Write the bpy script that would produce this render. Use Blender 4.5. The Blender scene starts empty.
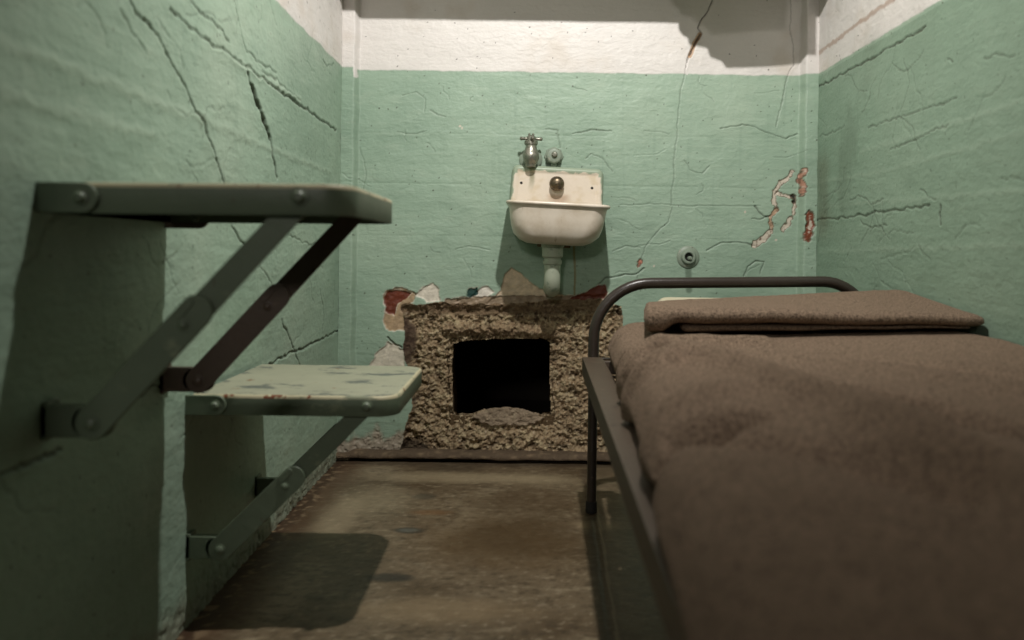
import bpy, bmesh, math, random
import numpy as np
from mathutils import Vector, Matrix

random.seed(7)
S = bpy.context.scene
COL = S.collection

# ------------------------------------------------------------------ room and camera numbers
F = 798.0                      # focal length in pixels of the 1024 wide frame
PX, PY = 525.0, 250.0          # vanishing point of the cell's long axis
ROLL = math.radians(0.8)
ZC = 0.685                     # lens height
YB = 2.60                      # back wall
XL, XR = -0.597, 0.937         # side walls
YF = -0.45                     # how far the shell runs back past the lens
ZT = 2.14                      # ceiling
ZW = ZC + 0.580                # line between the green and the white paint
LAMP = Vector((0.13, 1.30, 2.02))
_c, _s = math.cos(ROLL), math.sin(ROLL)

def ray(px, py):
    du, dv = px - PX, py - PY
    return (du*_c + dv*_s)/F, -(-du*_s + dv*_c)/F
def at_y(px, py, y):
    u, w = ray(px, py); return (u*y, y, ZC + w*y)
def at_x(px, py, x):
    u, w = ray(px, py); y = x/u; return (x, y, ZC + w*y)
def at_z(px, py, z):
    u, w = ray(px, py); y = (z-ZC)/w; return (u*y, y, z)

def lin(r, g, b):
    f = lambda c: (c/255/12.92) if c <= 10 else ((c/255+0.055)/1.055)**2.4
    return np.array([f(r), f(g), f(b)])
def lin4(r, g, b):
    return tuple(lin(r, g, b)) + (1.0,)

# ------------------------------------------------------------------ numpy noise
def perlin(x, y, seed):
    rs = np.random.RandomState(seed)
    p = rs.permutation(256); p = np.concatenate([p, p])
    ang = rs.rand(256)*2*np.pi
    gx, gy = np.cos(ang), np.sin(ang)
    xi = np.floor(x).astype(int); yi = np.floor(y).astype(int)
    xf = x-xi; yf = y-yi
    u = xf*xf*xf*(xf*(xf*6-15)+10); v = yf*yf*yf*(yf*(yf*6-15)+10)
    def g(ix, iy, dx, dy):
        h = p[(p[ix & 255] + iy) & 255]
        return gx[h]*dx + gy[h]*dy
    a = g(xi, yi, xf, yf); b = g(xi+1, yi, xf-1, yf)
    c = g(xi, yi+1, xf, yf-1); d = g(xi+1, yi+1, xf-1, yf-1)
    return ((a+(b-a)*u) + ((c+(d-c)*u)-(a+(b-a)*u))*v)*1.4
def fbm(x, y, seed, octv=4, gain=0.5):
    t = 0; a = 1; n = 0
    for k in range(octv):
        t = t + a*perlin(x*2**k + 17.3*k, y*2**k + 5.1*k, seed+k); n += a; a *= gain
    return t/n
def worley(x, y, seed):
    rs = np.random.RandomState(seed)
    jx, jy, rv = rs.rand(64, 64), rs.rand(64, 64), rs.rand(64, 64)
    xi = np.floor(x).astype(int); yi = np.floor(y).astype(int)
    f1 = np.full(x.shape, 9.0); f2 = np.full(x.shape, 9.0); idv = np.zeros(x.shape)
    for dx in (-1, 0, 1):
        for dy in (-1, 0, 1):
            cx, cy = xi+dx, yi+dy
            d = np.hypot(cx+jx[cx & 63, cy & 63]-x, cy+jy[cx & 63, cy & 63]-y)
            nearer = d < f1
            f2 = np.where(nearer, f1, np.minimum(f2, d))
            idv = np.where(nearer, rv[cx & 63, cy & 63], idv)
            f1 = np.where(nearer, d, f1)
    return f1, f2, idv
def sstep(a, b, x):
    t = np.clip((x-a)/(b-a), 0, 1); return t*t*(3-2*t)
def lerp(a, b, m):
    return a + (b-a)*m
def mixc(col, c, m):
    return col + (np.asarray(c)-col)*m[..., None]

def polydist(U, V, pts, margin=0.12):
    pts = [tuple(p) for p in pts]
    us = [p[0] for p in pts]; vs = [p[1] for p in pts]
    d = np.full(U.shape, 9.0)
    m = (U > min(us)-margin) & (U < max(us)+margin) & (V > min(vs)-margin) & (V < max(vs)+margin)
    if not m.any(): return d
    u, v = U[m], V[m]; best = np.full(u.shape, 9.0)
    for (a, b), (c, e) in zip(pts[:-1], pts[1:]):
        du, dv = c-a, e-b; L = du*du+dv*dv+1e-12
        t = np.clip(((u-a)*du+(v-b)*dv)/L, 0, 1)
        best = np.minimum(best, np.hypot(u-a-t*du, v-b-t*dv))
    d[m] = best
    return d
def inpoly(U, V, pts):
    r = np.zeros(U.shape, bool); n = len(pts)
    for i in range(n):
        x1, y1 = pts[i]; x2, y2 = pts[(i+1) % n]
        if y1 == y2: continue
        c = ((V >= min(y1, y2)) & (V < max(y1, y2)))
        r ^= c & (U < (V-y1)*(x2-x1)/(y2-y1)+x1)
    return r
def sdpoly(U, V, pts, margin=0.15):
    d = polydist(U, V, list(pts)+[pts[0]], margin)
    return np.where(inpoly(U, V, pts), -d, d)       # negative inside

# ------------------------------------------------------------------ object helpers
def link(name, me, material=None, parent=None):
    o = bpy.data.objects.new(name, me); COL.objects.link(o)
    if material is not None: me.materials.append(material)
    if parent is not None: o.parent = parent
    return o
def grid(name, P, material, parent=None, keep=None, attrs=None, flip=False):
    nv, nu = P.shape[:2]
    idx = np.arange(nv*nu).reshape(nv, nu)
    q = np.stack([idx[:-1, :-1], idx[:-1, 1:], idx[1:, 1:], idx[1:, :-1]], -1)
    if flip: q = q[..., ::-1]
    q = q[keep] if keep is not None else q.reshape(-1, 4)
    used = np.zeros(nv*nu, bool); used[q.ravel()] = True
    remap = np.cumsum(used)-1
    q = remap[q]; V = P.reshape(-1, 3)[used]
    me = bpy.data.meshes.new(name)
    me.vertices.add(len(V)); me.vertices.foreach_set('co', V.astype(np.float32).ravel())
    me.loops.add(q.size); me.loops.foreach_set('vertex_index', q.astype(np.int32).ravel())
    me.polygons.add(len(q)); me.polygons.foreach_set('loop_start', np.arange(0, q.size, 4, dtype=np.int32))
    me.polygons.foreach_set('use_smooth', np.ones(len(q), bool))
    me.update(calc_edges=True); me.validate()
    for k, a in (attrs or {}).items():
        a = a.reshape(nv*nu, -1)[used]
        if a.shape[1] == 3:
            at = me.attributes.new(k, 'FLOAT_COLOR', 'POINT')
            at.data.foreach_set('color', np.concatenate([np.clip(a, 0, 1), np.ones((len(a), 1))], 1).astype(np.float32).ravel())
        else:
            at = me.attributes.new(k, 'FLOAT', 'POINT'); at.data.foreach_set('value', a.astype(np.float32).ravel())
    return link(name, me, material, parent)
def finish(name, bm, material, parent=None, smooth=True, bevel=0.0, seg=2, sub=0, angle=40, solid=0.0):
    bmesh.ops.recalc_face_normals(bm, faces=bm.faces)
    me = bpy.data.meshes.new(name); bm.to_mesh(me); bm.free()
    if smooth:
        me.polygons.foreach_set('use_smooth', np.ones(len(me.polygons), bool))
        try: me.set_sharp_from_angle(angle=math.radians(angle))
        except Exception: pass
    o = link(name, me, material, parent)
    if bevel:
        m = o.modifiers.new('bevel', 'BEVEL'); m.width = bevel; m.segments = seg; m.limit_method = 'ANGLE'; m.angle_limit = math.radians(35)
    if solid:
        m = o.modifiers.new('solid', 'SOLIDIFY'); m.thickness = solid; m.offset = 0
    if sub:
        m = o.modifiers.new('sub', 'SUBSURF'); m.levels = sub; m.render_levels = sub
    return o
def box(bm, lo, hi):
    vs = [bm.verts.new((x, y, z)) for x in (lo[0], hi[0]) for y in (lo[1], hi[1]) for z in (lo[2], hi[2])]
    for f in ((0, 1, 3, 2), (4, 6, 7, 5), (0, 4, 5, 1), (2, 3, 7, 6), (0, 2, 6, 4), (1, 5, 7, 3)):
        bm.faces.new([vs[i] for i in f])
def rings(bm, rs, cap0=True, cap1=True):
    vr = [[bm.verts.new(p) for p in r] for r in rs]
    n = len(vr[0])
    for a, b in zip(vr[:-1], vr[1:]):
        for i in range(n):
            bm.faces.new((a[i], a[(i+1) % n], b[(i+1) % n], b[i]))
    if cap0: bm.faces.new(vr[0][::-1])
    if cap1: bm.faces.new(vr[-1])
    return vr
def frame_of(axis):
    w = Vector(axis).normalized()
    u = w.orthogonal().normalized(); return u, w.cross(u), w
def lathe(bm, origin, axis, prof, n=24, cap0=True, cap1=True):
    o = Vector(origin); u, v, w = frame_of(axis)
    rings(bm, [[o + w*h + (u*math.cos(2*math.pi*k/n)+v*math.sin(2*math.pi*k/n))*max(r, 1e-5) for k in range(n)] for r, h in prof], cap0, cap1)
def tube(bm, pts, rad, n=14, cap=True):
    pts = [Vector(p) for p in pts]; N = len(pts)
    rad = rad if hasattr(rad, '__len__') else [rad]*N
    t0 = (pts[1]-pts[0]).normalized(); u = t0.orthogonal().normalized(); rs = []
    for i, p in enumerate(pts):
        t = (pts[min(i+1, N-1)]-pts[max(i-1, 0)]).normalized()
        u = (u - t*u.dot(t)).normalized(); v = t.cross(u)
        rs.append([p + (u*math.cos(2*math.pi*k/n)+v*math.sin(2*math.pi*k/n))*rad[i] for k in range(n)])
    rings(bm, rs, cap, cap)
def catmull(pts, k=8):
    P = [Vector(p) for p in pts]; P = [P[0]*2-P[1]] + P + [P[-1]*2-P[-2]]; out = []
    for i in range(1, len(P)-2):
        for j in range(k):
            t = j/k; a, b, c, d = P[i-1:i+3]
            out.append(0.5*((2*b)+(c-a)*t+(2*a-5*b+4*c-d)*t*t+(3*b-a-3*c+d)*t**3))
    out.append(P[-2]); return out
def prism(bm, outline, y0, y1):
    """outline of (x, z) points, extruded along y"""
    rings(bm, [[(x, y0, z) for x, z in outline], [(x, y1, z) for x, z in outline]])
def empty(name, loc, label, cat, group=None, parent=None):
    o = bpy.data.objects.new(name, None); COL.objects.link(o); o.location = loc; o.empty_display_size = 0.05
    tag(o, label, cat, group); return o
def tag(o, label, cat, group=None):
    o['label'] = label; o['category'] = cat
    if group: o['group'] = group
    return o
def struct(o):
    o['kind'] = 'structure'; return o
def adopt(parent, *kids):
    """children were built in world coordinates; keep them there under a placed parent"""
    for k in kids:
        k.parent = parent; k.matrix_parent_inverse = Matrix.Translation(-parent.location)

# ------------------------------------------------------------------ materials
class NT:
    def __init__(s, name):
        s.m = bpy.data.materials.new(name); s.m.use_nodes = True
        s.t = s.m.node_tree; s.b = s.t.nodes['Principled BSDF']; s.p = None
    def n(s, typ, **kw):
        x = s.t.nodes.new(typ)
        for k, v in kw.items():
            if k.startswith('i_'): x.inputs[k[2:].replace('_', ' ')].default_value = v
            else: setattr(x, k, v)
        return x
    def l(s, a, b): s.t.links.new(a, b)
    def pos(s):
        if s.p is None:
            s.p = s.n('ShaderNodeNewGeometry').outputs['Position']
        return s.p
    def noise(s, scale, detail=5, rough=0.6, vec=(1, 1, 1), dist=0.0):
        mp = s.n('ShaderNodeMapping'); mp.inputs['Scale'].default_value = vec
        s.l(s.pos(), mp.inputs['Vector'])
        x = s.n('ShaderNodeTexNoise'); x.inputs['Scale'].default_value = scale; x.inputs['Detail'].default_value = detail
        x.inputs['Roughness'].default_value = rough; x.inputs['Distortion'].default_value = dist
        s.l(mp.outputs['Vector'], x.inputs['Vector']); return x.outputs['Fac']
    def ramp(s, fac, a, b):
        r = s.n('ShaderNodeMapRange'); r.interpolation_type = 'SMOOTHSTEP'
        r.inputs['From Min'].default_value = a; r.inputs['From Max'].default_value = b
        s.l(fac, r.inputs['Value']); return r.outputs['Result']
    def rng(s, fac, lo, hi):
        r = s.n('ShaderNodeMapRange'); r.inputs['To Min'].default_value = lo; r.inputs['To Max'].default_value = hi
        s.l(fac, r.inputs['Value']); return r.outputs['Result']
    def mix(s, fac, a, b, mode='MIX'):
        x = s.n('ShaderNodeMix'); x.data_type = 'RGBA'; x.blend_type = mode
        for sock, v in ((x.inputs[0], fac), (x.inputs[6], a), (x.inputs[7], b)):
            if isinstance(v, bpy.types.NodeSocket): s.l(v, sock)
            else: sock.default_value = v
        return x.outputs[2]
    def math(s, op, a, b):
        x = s.n('ShaderNodeMath', operation=op)
        for sock, v in zip(x.inputs, (a, b)):
            if isinstance(v, bpy.types.NodeSocket): s.l(v, sock)
            else: sock.default_value = v
        return x.outputs[0]
    def done(s, color, rough=0.5, metal=0.0, bump=None, bdist=0.002, bstr=0.5, spec=0.5):
        for nm, v in (('Base Color', color), ('Roughness', rough), ('Metallic', metal)):
            if isinstance(v, bpy.types.NodeSocket): s.l(v, s.b.inputs[nm])
            else: s.b.inputs[nm].default_value = v
        s.b.inputs['Specular IOR Level'].default_value = spec
        if bump is not None:
            bp = s.n('ShaderNodeBump'); bp.inputs['Distance'].default_value = bdist; bp.inputs['Strength'].default_value = bstr
            s.l(bump, bp.inputs['Height']); s.l(bp.outputs['Normal'], s.b.inputs['Normal'])
        return s.m

def attr_mat(name, rough, bscale, bdist, bvec=(1, 1, 1), var=0.1, spec=0.4, bstr=0.6):
    t = NT(name); a = t.n('ShaderNodeAttribute', attribute_name='albedo').outputs['Color']
    v = t.rng(t.noise(9, 6, 0.65), 1-var, 1+var)
    v2 = t.rng(t.noise(120, 3, 0.6), 1-var*0.6, 1+var*0.6)
    c = t.mix(1.0, a, t.math('MULTIPLY', v, v2), 'MULTIPLY')
    h = t.math('ADD', t.noise(bscale, 4, 0.6, bvec), t.math('MULTIPLY', t.noise(bscale*4, 3, 0.6), 0.35))
    return t.done(c, rough, 0, h, bdist, bstr, spec)
M_WALL = attr_mat('painted_plaster', 0.48, 60, 0.002, (1, 1, 2.2), 0.07)
M_RUBBLE = attr_mat('broken_concrete', 0.9, 130, 0.008, var=0.25, spec=0.2, bstr=0.9)
M_FLOOR = attr_mat('worn_floor', 0.42, 70, 0.002, var=0.16, spec=0.35, bstr=0.4)

def painted_steel(name, base, chip, rust, c_lo=0.62, c_hi=0.66, r_lo=0.66, r_hi=0.72, scale=22, rough=0.45):
    t = NT(name)
    c = t.mix(t.rng(t.noise(14, 5), 0, 1), tuple(x*0.82 for x in base[:3])+(1,), tuple(min(1, x*1.15) for x in base[:3])+(1,))
    c = t.mix(t.ramp(t.noise(scale, 6, 0.65, (0.6, 1.3, 1)), c_lo, c_hi), c, chip)
    c = t.mix(t.ramp(t.noise(scale*1.3, 5, 0.6, (1.3, 0.7, 1)), r_lo, r_hi), c, rust)
    return t.done(c, rough, 0, t.noise(45, 5, 0.6), 0.0015, 0.5)
M_STEEL = painted_steel('green_painted_steel', lin4(98, 110, 90), lin4(124, 132, 108), lin4(84, 64, 46), 0.62, 0.72, 0.67, 0.75)
M_EDGE = painted_steel('worn_flap_edge', lin4(186, 178, 146), lin4(130, 134, 110), lin4(120, 70, 42), 0.55, 0.60, 0.60, 0.64, 26, 0.5)
M_TOP = painted_steel('chipped_green_paint', lin4(156, 156, 134), lin4(98, 102, 94), lin4(124, 92, 62), 0.54, 0.57, 0.66, 0.69, 15, 0.5)
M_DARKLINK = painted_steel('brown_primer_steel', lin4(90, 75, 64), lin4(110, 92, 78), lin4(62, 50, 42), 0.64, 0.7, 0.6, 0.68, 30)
M_BED = painted_steel('brown_enamel_steel', lin4(52, 44, 38), lin4(76, 64, 54), lin4(48, 32, 24), 0.66, 0.70, 0.68, 0.72, 40, 0.32)
M_RAIL = painted_steel('worn_angle_iron', lin4(80, 67, 54), lin4(100, 86, 70), lin4(58, 45, 36), 0.62, 0.7, 0.6, 0.68, 30, 0.5)

def metal(name, c, rough, dirt, lo=0.5, hi=0.62):
    t = NT(name); k = t.ramp(t.noise(70, 5), lo, hi)
    return t.done(t.mix(k, c, dirt), t.rng(k, rough, min(1, rough+0.3)), t.rng(k, 0.9, 0.4), t.noise(160, 3), 0.0006, 0.4)
M_NICKEL = metal('tarnished_nickel', lin4(158, 156, 144), 0.36, lin4(104, 106, 92))
M_BRASS = metal('dull_bronze', lin4(112, 100, 82), 0.38, lin4(70, 60, 48))
M_PAINTMETAL = painted_steel('green_painted_fitting', lin4(136, 148, 132), lin4(156, 156, 140), lin4(84, 80, 64), 0.6, 0.66, 0.62, 0.68, 60)
M_PIPE = painted_steel('whitewashed_pipe', lin4(172, 178, 158), lin4(140, 152, 132), lin4(110, 92, 68), 0.56, 0.64, 0.68, 0.74, 45)
M_HOLE = NT('dark_socket').done(lin4(30, 26, 22), 0.7)
def porcelain():
    t = NT('cream_porcelain')
    c = t.mix(t.ramp(t.noise(16, 5), 0.35, 0.75), lin4(228, 216, 200), lin4(204, 188, 166))
    c = t.mix(t.ramp(t.noise(30, 6, 0.6, (3, 1, 0.35)), 0.63, 0.80), c, lin4(150, 122, 84))
    return t.done(c, 0.28, 0, t.noise(30, 3), 0.0006, 0.3)
M_PORC = porcelain()
M_PORCPAINT = attr_mat('painted_porcelain', 0.35, 60, 0.001, var=0.05, bstr=0.3)

def wool(name, a, b):
    t = NT(name)
    n1 = t.noise(11, 6, 0.7); n2 = t.noise(260, 3, 0.8); n3 = t.noise(150, 5, 0.7, (1, 1.8, 1), 0.6)
    c = t.mix(n1, a, b)
    c = t.mix(t.ramp(t.noise(300, 3, 0.8, (1, 1.6, 1)), 0.52, 0.66), c, tuple(x*1.9 for x in b[:3])+(1,))
    c = t.mix(t.ramp(n3, 0.35, 0.7), c, tuple(x*1.45 for x in b[:3])+(1,))
    c = t.mix(t.ramp(n2, 0.47, 0.60), c, tuple(x*0.55 for x in a[:3])+(1,))
    m = t.done(c, 0.95, 0, t.math('ADD', n2, t.math('MULTIPLY', n3, 1.2)), 0.004, 0.7, 0.1)
    t.b.inputs['Sheen Weight'].default_value = 0.25; t.b.inputs['Sheen Roughness'].default_value = 0.6
    t.b.inputs['Sheen Tint'].default_value = lin4(190, 160, 140)
    return m
M_WOOL = wool('brown_wool', lin4(104, 89, 75), lin4(126, 108, 91))
def plain(name, a, b, scale, rough, bd=0.001):
    t = NT(name); n = t.noise(scale, 5); return t.done(t.mix(n, a, b), rough, 0, n, bd, 0.5)
M_TICK = plain('pale_cotton', lin4(196, 190, 166), lin4(176, 168, 140), 40, 0.9)
M_CEIL = plain('ceiling_paint', lin4(150, 142, 132), lin4(128, 120, 110), 6, 0.8)
M_DARK = plain('dark_masonry', lin4(60, 52, 44), lin4(36, 31, 27), 8, 0.95, 0.01)  # near-black tone keeps the passage behind the hole dark
M_RUBBER = plain('black_rubber', lin4(22, 20, 18), lin4(34, 30, 27), 60, 0.7)
M_SHELF = plain('pale_shelf_paint', lin4(190, 186, 172), lin4(168, 164, 150), 10, 0.6)

# ------------------------------------------------------------------ walls
GREEN = lin(150, 172, 152); GREEN_D = lin(130, 153, 134); GREEN_L = lin(167, 184, 164)
WHITE = lin(216, 211, 206); DIRT_SHADE = lin(58, 52, 42); TAN = lin(150, 126, 98); RED = lin(106, 50, 32); CHALK = lin(206, 194, 178)

def base_paint(U, V, seed, line=ZW):
    disp = 0.0030*fbm(U*3, V*3, seed) + 0.0008*fbm(U*14, V*16, seed+10) + 0.0005*fbm(U*45, V*60, seed+15, 3)
    stroke = fbm(U*6, V*60, seed+20, 3)
    disp += 0.0006*stroke
    lay = fbm(U*7, V*9, seed+30, 5, 0.55)
    for th in (-0.12, 0.1, 0.26):
        disp += 0.0005*sstep(th-0.006, th+0.006, lay)
    col = np.broadcast_to(GREEN, U.shape+(3,)).copy()
    n = fbm(U*2.2, V*2.2, seed+40, 5)
    col = mixc(col, GREEN_D, sstep(-0.05, 0.45, n)*0.55)
    col = mixc(col, GREEN_L, sstep(0.05, 0.5, -n)*0.5)
    col = mixc(col, GREEN_L, sstep(0.2, 0.5, stroke)*0.18)
    mo = fbm(U*9, V*20, seed+45, 5, 0.65); col = mixc(col, GREEN_D*0.92, sstep(0.1, 0.5, mo)*0.4); col = mixc(col, GREEN_L, sstep(0.1, 0.5, -mo)*0.35)
    vs_ = fbm(U*40, V*2.5, seed+46, 3); col = mixc(col, GREEN_D*0.92, sstep(0.2, 0.5, vs_)*0.22)
    wl = line + 0.005*fbm(U*9, V*0+3, seed+50, 3) + 0.002*fbm(U*45, V*0+1, seed+51, 2)
    w = sstep(-0.0025, 0.0025, V-wl)
    wc = mixc(np.broadcast_to(WHITE, U.shape+(3,)).copy(), lin(196, 184, 170), sstep(0.05, 0.5, fbm(U*5, V*5, seed+60))*0.5)
    col = col*(1-w[..., None]) + wc*w[..., None]
    disp += 0.0006*w
    # specks
    f1, f2, idv = worley(U*32, V*32, seed+70)
    col = mixc(col, DIRT_SHADE, ((f1 < 0.07) & (idv > 0.86))*0.7)
    return disp, col
def jit(U, V, seed, amp=0.006, sc=26):
    return U + amp*fbm(U*sc, V*sc, seed, 3), V + amp*fbm(U*sc+9, V*sc+4, seed+3, 3)
def crack(disp, col, J, pts, w, depth, strength=0.85, color=DIRT_SHADE, lip=0.0004, taper=True):
    d = polydist(J[0], J[1], pts)
    m = sstep(w, w*0.3, d)
    disp -= depth*m
    disp += lip*np.exp(-(d/(w*3))**2)*(1-m)
    return disp, mixc(col, color, m*strength)  # dark colour paints the shade inside the thin crack, along with dirt

# --- back wall
xs = np.arange(XL, XR+0.001, 0.0026); zs = np.arange(0.0, 1.62, 0.0026)
U, V = np.meshgrid(xs, zs)
disp, col = base_paint(U, V, 11)
B = lambda pts: [(p[0], p[2]) for p in (at_y(a, b, YB) for a, b in pts)]
J = jit(U, V, 401); J2 = jit(U, V, 431, 0.003, 60)
# corner fillets, a chamfered strip at each end
for e, sgn in ((XL, 1), (XR, -1)):
    q = (U-e)*sgn
    disp += 0.034*sstep(0.052, 0.038, q + 0.004*fbm(U*20, V*12, 77))
# form lines left by the boards
for yy, a in ((136, 0.0005), (186, 0.0009), (238, 0.0005)):
    z0 = at_y(600, yy, YB)[2]
    w = 0.003*fbm(U*3, V*0, yy)
    disp -= a*np.exp(-((V-z0-w)/0.003)**2)*(fbm(U*4, V*0+2, yy+3) > -0.15)
for pts, w, dp, st in (
    ([(714, -8), (708, 12), (702, 18), (698, 28), (701, 34), (696, 42), (690, 54), (686, 68)], 0.0030, 0.005, 0.58),
    ([(686, 68), (680, 95), (677, 130), (674, 170), (671, 205)], 0.0026, 0.002, 0.31),
    ([(791, -5), (790, 30), (793, 48), (794, 66), (786, 78), (783, 100), (776, 126)], 0.0026, 0.002, 0.35),
    ([(720, 129), (742, 125), (754, 127), (770, 134), (785, 138), (797, 134)], 0.0026, 0.003, 0.43),
    ([(684, 160), (690, 170), (702, 173), (710, 166)], 0.0024, 0.002, 0.31),
    ([(572, 134), (581, 133), (590, 130), (612, 131)], 0.0026, 0.003, 0.47),
    ([(545, 129), (558, 130), (560, 148)], 0.0024, 0.002, 0.39),
    ([(585, 158), (592, 154), (604, 160), (612, 172)], 0.0024, 0.002, 0.35),
    ([(598, 284), (607, 278), (620, 276), (636, 274), (644, 268)], 0.0034, 0.004, 0.47),
    ([(640, 262), (645, 248), (655, 234), (668, 222), (672, 208)], 0.0024, 0.002, 0.35),
    ([(612, 252), (625, 246), (640, 248)], 0.0024, 0.002, 0.35),
    ([(706, 250), (720, 243), (738, 242), (755, 246)], 0.0028, 0.003, 0.51),
    ([(744, 276), (748, 266), (756, 261), (764, 262), (760, 274)], 0.0026, 0.003, 0.47),
    ([(755, 206), (758, 212), (764, 216), (770, 217)], 0.003, 0.004, 0.62),
    ([(752, 219), (760, 220), (768, 216)], 0.0026, 0.003, 0.55),
    ([(388, 338), (395, 345), (402, 347)], 0.0042, 0.006, 0.70),
    ([(430, 110), (437, 114), (446, 117)], 0.0024, 0.002, 0.39),
    ([(402, 96), (416, 92), (425, 98), (424, 112)], 0.0022, 0.0014, 0.20),
    ([(360, 148), (366, 170), (362, 200)], 0.0022, 0.0016, 0.23),
    ([(620, 205), (650, 204), (690, 206), (760, 206)], 0.0024, 0.0018, 0.23),
    ([(455, 250), (470, 246), (490, 250)], 0.0024, 0.0018, 0.27),
    ):
    disp, col = crack(disp, col, J, B(pts), w, dp, st)
rs = np.random.RandomState(5)
for k in range(34):                                       # small flaking curls
    cx, cy = rs.uniform(370, 790), rs.uniform(82, 285)
    if 500 < cx < 615 and cy > 125: continue
    a = rs.rand()*6.28; L = rs.uniform(4, 13); pts = []
    for j in range(4): pts.append((cx, cy)); cx += L*math.cos(a); cy += 0.5*L*math.sin(a); a += rs.uniform(-0.9, 0.9)
    disp, col = crack(disp, col, J, B(pts), 0.0021, 0.0014, rs.uniform(0.1, 0.4))
# chipped crack edge in the white band
d = polydist(*J2, B([(700, 34), (694, 44), (690, 56)])); m = sstep(0.009, 0.004, d)
col = mixc(col, lin(172, 128, 78), m*0.8); disp -= 0.004*m
d = polydist(*J2, B([(700, 34), (695, 43), (690, 55)])); col = mixc(col, DIRT_SHADE, sstep(0.0035, 0.002, d)*0.85)
# white paint run over the left fillet and a chip under the crack
for pts, w in (([(357, 62), (357, 78)], 0.006), ([(687, 64), (687, 74)], 0.004)):
    m = sstep(w, w*0.6, polydist(*J2, B(pts))); col = mixc(col, WHITE, m)
# the peeled place at the right: white with brown rims
def peel(chain, w, inner, rim, dp=0.0022):
    global disp, col
    d = polydist(*J2, B(chain)) + 0.009*fbm(U*60, V*60, 91, 3)
    col = mixc(col, rim, sstep(w+0.003, w+0.001, d)*0.85)
    k = sstep(w, w-0.002, d); nz = fbm(U*75, V*75, 97, 4, 0.6)
    col = mixc(col, inner, k); col = mixc(col, rim, k*sstep(0.10, 0.30, nz)*0.8); col = mixc(col, CHALK, k*sstep(0.12, 0.32, -nz)*0.7); disp -= dp*sstep(w+0.003, w, d)
BR = lin(92, 66, 46)
peel([(792.5, 171), (788, 179), (780.6, 183), (775, 190.5), (773.5, 200.6), (777, 210)], 0.006, CHALK, BR)
peel([(777, 210), (770.5, 217), (771.5, 229)], 0.005, lin(180, 150, 124), BR)
peel([(770, 232), (764, 238), (755, 245)], 0.0085, CHALK, BR)
peel([(802, 171), (798, 180), (801, 188), (800, 195)], 0.0055, lin(178, 132, 112), BR)
peel([(777, 193.5), (789, 196.6)], 0.004, CHALK, BR)
peel([(794, 203), (794, 213)], 0.0045, CHALK, BR)
peel([(790, 219), (788, 225), (783, 229)], 0.0065, CHALK, BR)
peel([(806, 216), (807, 226), (804, 237)], 0.0125, lin(126, 66, 44), BR, 0.004)
peel([(807, 222), (806, 229)], 0.006, CHALK, lin(126, 66, 44))
peel([(794, 196), (794, 201)], 0.006, lin(34, 36, 32), BR, 0.006)
peel([(641, 262), (638, 265)], 0.006, lin(186, 120, 98), BR)
for cx, cy in ((460, 126), (462, 128), (745, 212), (776, 240), (654, 266)):
    m = sstep(0.004, 0.003, np.hypot(U-B([(cx, cy)])[0][0], V-B([(cx, cy)])[0][1])); col = mixc(col, CHALK, m)
# yellow run below the sink, water marks
d = polydist(U + 0.004*fbm(V*12, U*0, 3), V, B([(574, 246), (575, 296)])); col = mixc(col, lin(132, 112, 58), sstep(0.0045, 0.002, d)*0.75)
d = polydist(U, V, B([(688, 262), (689, 290)])); col = mixc(col, lin(84, 100, 82), sstep(0.014, 0.006, d)*0.7)
# salts and flaking at the foot of the wall, left of the hole
zb = at_y(370, 434, YB)[2]
m = sstep(zb+0.02, zb-0.02, V + 0.05*fbm(U*22, V*22, 61)) * sstep(-0.33, -0.40, U)
col = mixc(col, lin(168, 150, 134), m*0.85); disp -= 0.003*m*(fbm(U*60, V*60, 62) > 0)

# the broken place below the sink
RUB = B([(401, 304), (440, 303), (500, 304), (560, 301), (600, 298), (621, 306), (624, 340), (622, 400), (626, 430), (626, 456), (400, 456), (403, 436), (408, 420), (413, 398), (411, 372), (403, 360), (405, 322)])
OPEN = B([(452, 345), (462, 342), (500, 340), (544, 339), (550, 343), (550, 378), (551, 414), (541, 416), (530, 413), (518, 409), (502, 408), (488, 410), (474, 415), (462, 416), (453, 414), (451, 380)])
JR = jit(U, V, 501, 0.012, 22)
sd = sdpoly(JR[0], JR[1], RUB)
so = sdpoly(*jit(U, V, 521, 0.006, 24), OPEN)
band = sdpoly(JR[0], JR[1], B([(402, 322), (404, 300), (440, 302), (500, 291), (560, 294), (610, 296), (618, 306), (615, 318)]))
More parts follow.
